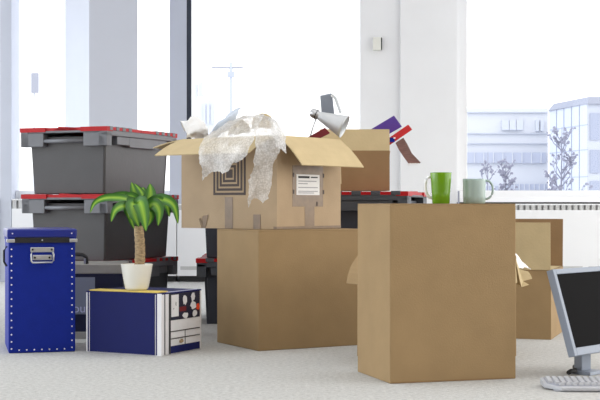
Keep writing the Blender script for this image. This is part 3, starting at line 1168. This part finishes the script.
m = MB(off)
for i in range(15):
    z = .02 + i * (TH - .11) / 14
    rivet(m, .016, z); rivet(m, TW - .018, z)
for i in range(1, 8):
    rivet(m, .016 + i * (TW - .034) / 8, .014)
split_loose(m.build('rivet', M['white_board'], t, smooth=True))
m = MB((-TW / 2, -TD / 2 - .006, 0))
rivet(m, .02, TH - .02); rivet(m, TW - .02, TH - .02)
split_loose(m.build('lid_rivet', M['white_board'], t, smooth=True))
m = MB((-TW / 2, -TD / 2 - .010, 0)); rivet(m, TW / 2, TH - .050); m.build('strap_rivet', M['steel'], t)
m = MB(off); m.box(.098, .202, -.003, .003, TH - .104, TH - .082); pl = m.build('handle_plate', M['steel'], t, bevel=.004)
m = MB(off)
for x in (.108, .192):
    m.lathe([(.005, 0), (.003, .003), (0, .0035)], 10, (x, -.003, TH - .092), (0, -1, 0))
split_loose(m.build('screw', M['black'], pl))
m = MB(off); m.box(.108, .192, -.003, .003, TH - .140, TH - .116); hp = m.build('lower_plate', M['steel'], t, bevel=.004)
m = MB(off)
for x in (.118, .182):
    m.lathe([(.005, 0), (.003, .003), (0, .0035)], 10, (x, -.003, TH - .128), (0, -1, 0))
split_loose(m.build('screw', M['black'], hp))
m = MB(off)
m.tube([(.105, -.006, TH - .100), (.101, -.012, TH - .112), (.101, -.014, TH - .142), (.107, -.014, TH - .150), (.193, -.014, TH - .150),
        (.199, -.014, TH - .142), (.199, -.012, TH - .112), (.195, -.006, TH - .100)], .0042, 8)
m.build('ring_handle', M['steel'], t, smooth=True)
m = MB(off); m.tube([(.0, .12, TH - .08), (-.012, .12, TH - .10), (-.012, .12, TH - .15), (0, .12, TH - .17)], .005, 8); m.build('side_latch', M['black'], t)

# ------------------------------------------------------------------ archive box
BN, BA = (-.606, 5.671), rad(62.8)
BW, BD, BH = .335, .402, .274          # along the right face, along the left face, height
cx, cy = corner(BN, BA, BW, BD)
t = thing('archive_box', 'navy and white archive box carrying the potted plant', 'box', (cx, cy, 0), BA)
off = (-BW / 2, -BD / 2, 0)
m = MB(off); m.box(0, BW, 0, BD, 0, BH - .006); m.build('body', M['white_board'], t, bevel=.002)
m = MB(off); m.box(.0, BW - .0, .0, BD - .0, BH - .006, BH); m.build('lid', M['navy'], t)
# left-hand (front) face, local x = 0: navy panel framed by white and navy lines
m = MB(off); m.box(-.0022, 0, .032, .380, .003, BH - .004); m.build('front_panel', M['navy'], t)
m = MB(off); m.box(-.0022, 0, .020, .026, .003, BH - .004); m.box(-.0022, 0, .386, .392, .003, BH - .004); split_loose(m.build('front_line', M['navy'], t))
m = MB(off); m.box(-.004, 0, -.004, .018, 0, BH - .002); m.build('edge_board', M['white_board'], t)
m = MB(off); m.box(.002, .085, .018, .386, BH, BH + .006); m.build('folder', M['yellow'], t, bevel=.002)
# right face, local y = 0
m = MB(off)
m.box(.026, .031, -.002, 0, .003, BH - .004)
m.box(.062, .072, -.004, 0, .003, BH - .004)
split_loose(m.build('edge_line', M['shade_print'], t))
m = MB(off); m.box(.072, .318, -.002, 0, .150, BH - .006); pic = m.build('picture_panel', M['navy_dark'], t)
m = MB(off)
random.seed(8)


def blob(m, cx, cz, rx, rz, n=14, y=-.0032):
    pts = [(cx + rx * math.cos(a) * random.uniform(.7, 1.1), y, cz + rz * math.sin(a) * random.uniform(.7, 1.1)) for a in [2 * math.pi * k / n for k in range(n)]]
    m.slab(pts, .001)


m.box(.078, .138, -.0032, -.002, .165, BH - .012)
blob(m, .19, .235, .022, .024); blob(m, .195, .165, .026, .014)
blob(m, .258, .245, .018, .022); blob(m, .262, .205, .026, .022); blob(m, .272, .168, .020, .018)
m.build('white_shape', M['white_board'], pic)
m = MB(off); m.box(.145, .20, -.0034, -.002, .185, .205); m.build('red_shape', M['dark_red'], pic)
m = MB(off); blob(m, .300, .198, .016, .016, y=-.0036); m.build('orange_spot', M['orange'], pic)
m = MB(off); blob(m, .095, .20, .006, .004); blob(m, .115, .222, .004, .010); m.build('ink_mark', M['navy_dark'], pic)
m = MB(off)
for z in (.098, .066):
    m.box(.072, .318, -.002, 0, z, z + .004)
m.box(.193, .196, -.002, 0, .036, .098)
m.build('table_print', M['shade_print'], t)
m = MB(off); m.box(.072, .318, -.002, 0, .004, .036); m.build('base_band', M['navy'], t)
m = MB(off); blob(m, .16, .052, .018, .010, y=-.003); m.build('brown_stain', M['bark'], t)
m = MB(off); m.box(.05, .30, .002, .006, BH, BH + .004); m.build('lid_fold', M['lilac'], t)

# ------------------------------------------------------------------ blue tool case behind
CN = (-1.42, 6.40)
CA = rad(3)
CW, CD, CH = .545, .38, .368
cx, cy = corner(CN, CA, CW, CD)
t = thing('equipment_case', 'dark navy equipment case with aluminium edges between trunk and archive box', 'case', (cx, cy, 0), CA)
off = (-CW / 2, -CD / 2, 0)
m = MB(off); m.box(.004, CW - .004, .004, CD - .004, .004, CH - .004); m.build('body', M['navy_dark'], t)
m = MB(off); m.box(0, CW, 0, CD, CH - .048, CH); m.build('top_edge', M['alu'], t, bevel=.004)
m = MB(off); m.box(0, CW, 0, CD, 0, .034); m.build('bottom_edge', M['alu'], t, bevel=.004)
m = MB(off)
for x in (0, CW - .012):
    m.box(x, x + .012, -.001, .012, .034, CH - .048)
split_loose(m.build('corner_edge', M['navy_dark'], t))
m = MB(off); m.box(.24, .408, .001, .004, .12, CH - .065); m.build('label_panel', M['grey_panel'], t, bevel=.001)
m = MB(off); m.box(.43, .49, -.004, .004, .20, .212); m.build('catch', M['alu'], t)
m = MB(off)
m.tube([(.27, .02, CH), (.275, .02, CH + .045), (.29, .02, CH + .05), (.345, .02, CH + .046), (.362, .02, CH + .034), (.366, .02, CH)], .0095, 8)
m.build('handle', M['black'], t, smooth=True)
m = MB(off); m.box(.352, .362, .010, .03, CH, CH + .028); m.build('handle_bracket', M['steel'], t)
me = text_mesh('our', .062)
o = bpy.data.objects.new('lettering', me)
me.materials.append(M['lilac'])
COL.objects.link(o)
o.parent = t
o.rotation_euler = (math.pi / 2, 0, 0)
o.location = (off[0] + .298, off[1] - .0005, .130)

# ------------------------------------------------------------------ potted plant
PYc = 5.81
base = Vector(((136.8 - 300) * PYc / FPX, PYc, BH + .0062))
PL = base
t = thing('potted_plant', 'small dracaena with striped leaves in an ivory pot on the archive box', 'plant', base)
m = MB()
pr = [(0, 0), (.044, 0), (.048, .004)]
for i in range(22):
    h = .006 + i * .108 / 21
    pr.append((.048 + .022 * (h / .114) ** .75 + (.0009 if i % 2 else 0), h))
pr += [(.0705, .116), (.068, .117), (.066, .112), (.062, .098), (0, .098)]
m.lathe(pr, 48); m.build('pot', M['pot'], t, smooth=True)
m = MB(); m.lathe([(.063, .099), (.05, .102), (.03, .105), (0, .106)], 24); m.build('soil', M['soil'], t)
m = MB()
k = 16
pts = []; rr = []
for i in range(k):
    s = i / (k - 1)
    pts.append((.011 + .004 * math.sin(s * 4), 0, .098 + s * .188))
    rr.append(.0235 + .0018 * math.sin(s * 40) - .002 * s)
m.tube(pts, rr, 14); m.build('stem', M['bark'], t, smooth=True)


def leaf(pts, w, twist=0.0, depth=None):
    """pts: centre line in (px, py, dY) relative to the plant's distance; w: half width in metres"""
    P = [at(x, y, PYc + d) - PL for x, y, d in pts]
    Ls = catmull(P, 6)
    n = len(Ls)
    m = MB()
    lay = []
    prev = None
    for i, p in enumerate(Ls):
        s = i / (n - 1)
        d = (Ls[min(i + 1, n - 1)] - Ls[max(i - 1, 0)]).normalized()
        view = Vector((math.sin(twist), -math.cos(twist), .35))
        side = d.cross(view)
        if side.length < 1e-3:
            side = Vector((1, 0, 0))
        side.normalize()
        nr = side.cross(d).normalized()
        hw = 1.7 * w * (math.sin(math.pi * min(1, .08 + .92 * s)) ** .85) * (1.0 if s < .97 else .5)
        row = []
        for u in (-1, -.5, 0, .5, 1):
            row.append(m.v(p + side * hw * u + nr * (abs(u) * hw * .28)))
        lay.append(row)
    for i in range(n - 1):
        for j in range(4):
            m.face([lay[i][j], lay[i + 1][j], lay[i + 1][j + 1], lay[i][j + 1]])
    o = m.build('leaf', M['leaf'], t, smooth=True)
    at_ = o.data.attributes.new('stripe', 'FLOAT', 'POINT')
    for vi in range(len(o.data.vertices)):
        at_.data[vi].value = (1.0, .62, .0, .62, 1.0)[vi % 5]
    return o


leaf([(139, 214, 0), (134, 203, -.02), (123, 198.5, -.05), (106, 198, -.07), (95, 203, -.08), (90, 213, -.08)], .011)
leaf([(139, 216, 0), (132, 208, -.04), (122, 206.5, -.07), (115, 211, -.09), (111, 222, -.10)], .0135)
leaf([(139, 214, 0), (136, 202, .0), (128, 196.5, -.01), (116, 195.5, -.02), (103, 199, -.02)], .012)
leaf([(140, 216, 0), (138, 204, .02), (135, 194, .03), (131.5, 182, .04)], .016)
leaf([(141, 216, 0), (143, 203, .0), (142, 193, .01), (134.5, 183.5, .02)], .010)
leaf([(142, 216, 0), (146.5, 206, .0), (150.5, 196, .01), (150, 183.5, .02)], .0205)
leaf([(141, 218, 0), (139, 204, -.05), (141, 204.5, -.08), (144, 217, -.10), (146, 231.5, -.11)], .0200)
leaf([(139, 218, 0), (134, 204, -.05), (133, 207, -.07), (135, 216, -.09), (139, 227, -.09)], .019)
leaf([(142, 216, 0), (150, 206, -.03), (156, 205, -.05), (159.5, 213, -.06), (158, 226, -.07)], .0165)
leaf([(142, 215, 0), (151, 203, .0), (163, 199.5, -.02), (174, 206, -.03), (178, 224, -.03)], .0155)
leaf([(142, 215, 0), (151, 205, .02), (161, 201, .02), (167, 206, .02), (169.5, 217, .02)], .0145)
leaf([(142, 216, 0), (149, 206, -.01), (158, 200, -.02), (168, 203, -.02)], .014)
leaf([(140, 215, 0), (136, 202, -.02), (129, 197, -.03), (120, 204, -.04)], .0155)
leaf([(140, 216, 0), (133, 204, -.03), (127, 205, -.05), (129, 219, -.06)], .0165)
leaf([(140, 222, 0), (133, 213, -.02), (131, 218, -.03), (134, 229, -.03)], .011)
leaf([(141, 215, 0), (141, 203, .04), (143, 194, .04), (143, 187, .05)], .017)
leaf([(142, 222, 0), (148, 212, -.03), (151, 217, -.04), (148, 226, -.05)], .012)


# ------------------------------------------------------------------ mugs on the front carton
def handle_path(sx, r0, r1, z0, z1, reach):
    pts = []
    for k in range(13):
        a = math.pi / 2 - math.pi * k / 12
        zc = (z0 + z1) / 2
        rr = r0 + (r1 - r0) * ((z1 - (zc + (z1 - z0) / 2 * math.sin(a))) / (z1 - z0))
        pts.append((sx * (rr - .003 + reach * math.cos(a) ** .8 if math.cos(a) > 1e-6 else sx and (rr - .003)), 0, zc + (z1 - z0) / 2 * math.sin(a)))
    return [(sx * abs(p[0]), p[1], p[2]) for p in pts]


gz = .665
p = at(441, 203, 5.0)
t = thing('mug', 'lime green tapered mug with a white handle on the tall front carton', 'mug', (p.x, 5.0, gz), 0, 'mugs on the front carton')
m = MB()
m.lathe([(0, 0), (.031, 0), (.0335, .003), (.0355, .04), (.0385, .08), (.0415, .118), (.041, .120), (.0385, .118), (.036, .08), (.032, .01), (0, .008)], 48)
m.build('cup', M['green_glaze'], t, smooth=True)
m = MB(); m.tube(handle_path(-1, .041, .036, .022, .104, .025), .0060, 10); m.build('handle', M['white_glaze'], t, smooth=True)
p = at(474.3, 203, 5.03)
t = thing('mug', 'pale grey green mug with a looped handle on the tall front carton', 'mug', (p.x, 5.03, gz), 0, 'mugs on the front carton')
m = MB()
m.lathe([(0, 0), (.039, 0), (.0425, .004), (.0435, .03), (.0440, .088), (.0447, .0955), (.043, .0965), (.0415, .092), (.0405, .012), (0, .010)], 48)
m.build('cup', M['celadon'], t, smooth=True)
m = MB(); m.tube(handle_path(1, .044, .042, .018, .090, .032), .0046, 10); m.build('handle', M['celadon'], t, smooth=True)

# ------------------------------------------------------------------ monitor
psi, tl = rad(47), rad(16.8)
W_, H_ = .425, .337
u = Vector((math.cos(psi), math.sin(psi), 0))              # along the screen, to its right
nf = Vector((math.sin(psi), -math.cos(psi), 0))            # facing direction
up = (Vector((0, 0, 1)) * math.cos(tl) - nf * math.sin(tl))
nn = u.cross(up).normalized()                              # out of the screen
O = Vector((1.033, 4.88, .093))
stand = O + u * (W_ / 2) - nf * .095
base = Vector((stand.x, stand.y, 0))
t = thing('monitor', 'silver grey flat monitor with a black screen tilted back at the right edge', 'monitor', base)


def mp(a, b, c):
    return O + u * a + up * b + nn * c - base


def mbox(m, a0, a1, b0, b1, c0, c1):
    m.hexa([mp(a0, b0, c0), mp(a1, b0, c0), mp(a1, b0, c1), mp(a0, b0, c1), mp(a0, b1, c0), mp(a1, b1, c0), mp(a1, b1, c1), mp(a0, b1, c1)])


m = MB(); mbox(m, .07, W_ - .07, .05, H_ - .07, -.065, -.028); m.build('back_shell', M['monitor_grey'], t, bevel=.006)
m = MB()
bz = .020
mbox(m, 0, bz, 0, H_, -.030, 0); mbox(m, W_ - bz, W_, 0, H_, -.030, 0)
mbox(m, bz, W_ - bz, 0, .030, -.030, 0); mbox(m, bz, W_ - bz, H_ - bz, H_, -.030, 0)
m.build('bezel', M['monitor_grey'], t, bevel=.002)
m = MB(); mbox(m, bz, W_ - bz, .030, H_ - bz, -.016, -.003); m.build('screen', M['screen'], t)
m = MB()
zz = lambda z: Vector((0, 0, z))
b0 = Vector((0, 0, 0))
m.hexa([b0 - u * .035 - nf * .018 + zz(.012), b0 + u * .035 - nf * .018 + zz(.012), b0 + u * .035 + nf * .018 + zz(.012), b0 - u * .035 + nf * .018 + zz(.012),
        b0 - u * .035 - nf * .018 + zz(.24), b0 + u * .035 - nf * .018 + zz(.24), b0 + u * .035 + nf * .018 + zz(.24), b0 - u * .035 + nf * .018 + zz(.24)])
m.build('neck', M['monitor_grey'], t, bevel=.004)
m = MB()
m.hexa([b0 - u * .05 - nf * .03, b0 + u * .05 - nf * .03, b0 + u * .05 + nf * .065, b0 - u * .05 + nf * .065,
        b0 - u * .046 - nf * .026 + zz(.014), b0 + u * .046 - nf * .026 + zz(.014), b0 + u * .046 + nf * .06 + zz(.014), b0 - u * .046 + nf * .06 + zz(.014)])
m.build('stand_base', M['monitor_grey'], t, bevel=.003)
m = MB()
pp = [at(575, 371.5, 5.05), at(571, 371, 5.04), at(568.5, 373, 5.02)]
for q in pp:
    q.z = max(q.z, .012)
m = MB(-base)
m.tube([pp[2], pp[1], pp[0], base + Vector((-.02, .05, .02))], .009, 8)
m.build('cable', M['rubber'], t, smooth=True)

# ------------------------------------------------------------------ keyboard
ka = rad(-2)
KW, KD = .44, .17
kx, ky = corner((.872, 4.585), ka, KW, KD)
t = thing('keyboard', 'light grey computer keyboard on the carpet in front of the monitor', 'keyboard', (kx, ky, 0), ka)
off = (-KW / 2, -KD / 2, 0)
m = MB(off)
# wedge tray with cut front corner
zf, zb = .016, .030
pl = [(.0, .075), (.05, .0), (KW - .05, 0), (KW, .075), (KW, KD), (.0, KD)]
lo = [m.v((x, y, .004)) for x, y in pl]
hi = [m.v((x, y, zf + (zb - zf) * y / KD)) for x, y in pl]
m.face(lo[::-1]); m.face(hi)
for i in range(6):
    j = (i + 1) % 6
    m.face([lo[i], lo[j], hi[j], hi[i]])
m.build('tray', M['keys'], t, bevel=.003)
m = MB(off); m.box(.03, KW - .03, .01, KD - .01, 0, .005); m.build('underside', M['key_base'], t)
m = MB(off)
yy = [(.026, .033), (KD - .010, .033)]
zt = lambda y: zf + (zb - zf) * y / KD + .0012
m.slab([(.040, .026, zt(.026)), (KW - .040, .026, zt(.026)), (KW - .010, .065, zt(.065)), (KW - .010, KD - .008, zt(KD - .008)), (.010, KD - .008, zt(KD - .008)), (.010, .065, zt(.065))], .002)
m.build('key_well', M['roof'], t)
rowsK = 6
for r in range(rowsK):
    y = .030 + r * .0215
    nk = 18 if r else 12
    x = .014 if r > 1 else (.036 if r else .048)
    for k in range(nk):
        wk = .0195
        if r == 0 and 3 <= k <= 5:
            wk = .0195
        if x + wk > KW - (.012 if r > 1 else (.034 if r else .046)):
            break
        z = zf + (zb - zf) * y / KD
        m = MB(off)
        m.hexa([(x, y, z), (x + wk, y, z), (x + wk, y + .018, z + .001), (x, y + .018, z + .001),
                (x + .003, y + .003, z + .009), (x + wk - .003, y + .003, z + .009), (x + wk - .003, y + .015, z + .010), (x + .003, y + .015, z + .010)])
        kcap = m.build('key', M['keys'], t)
        x += .0225
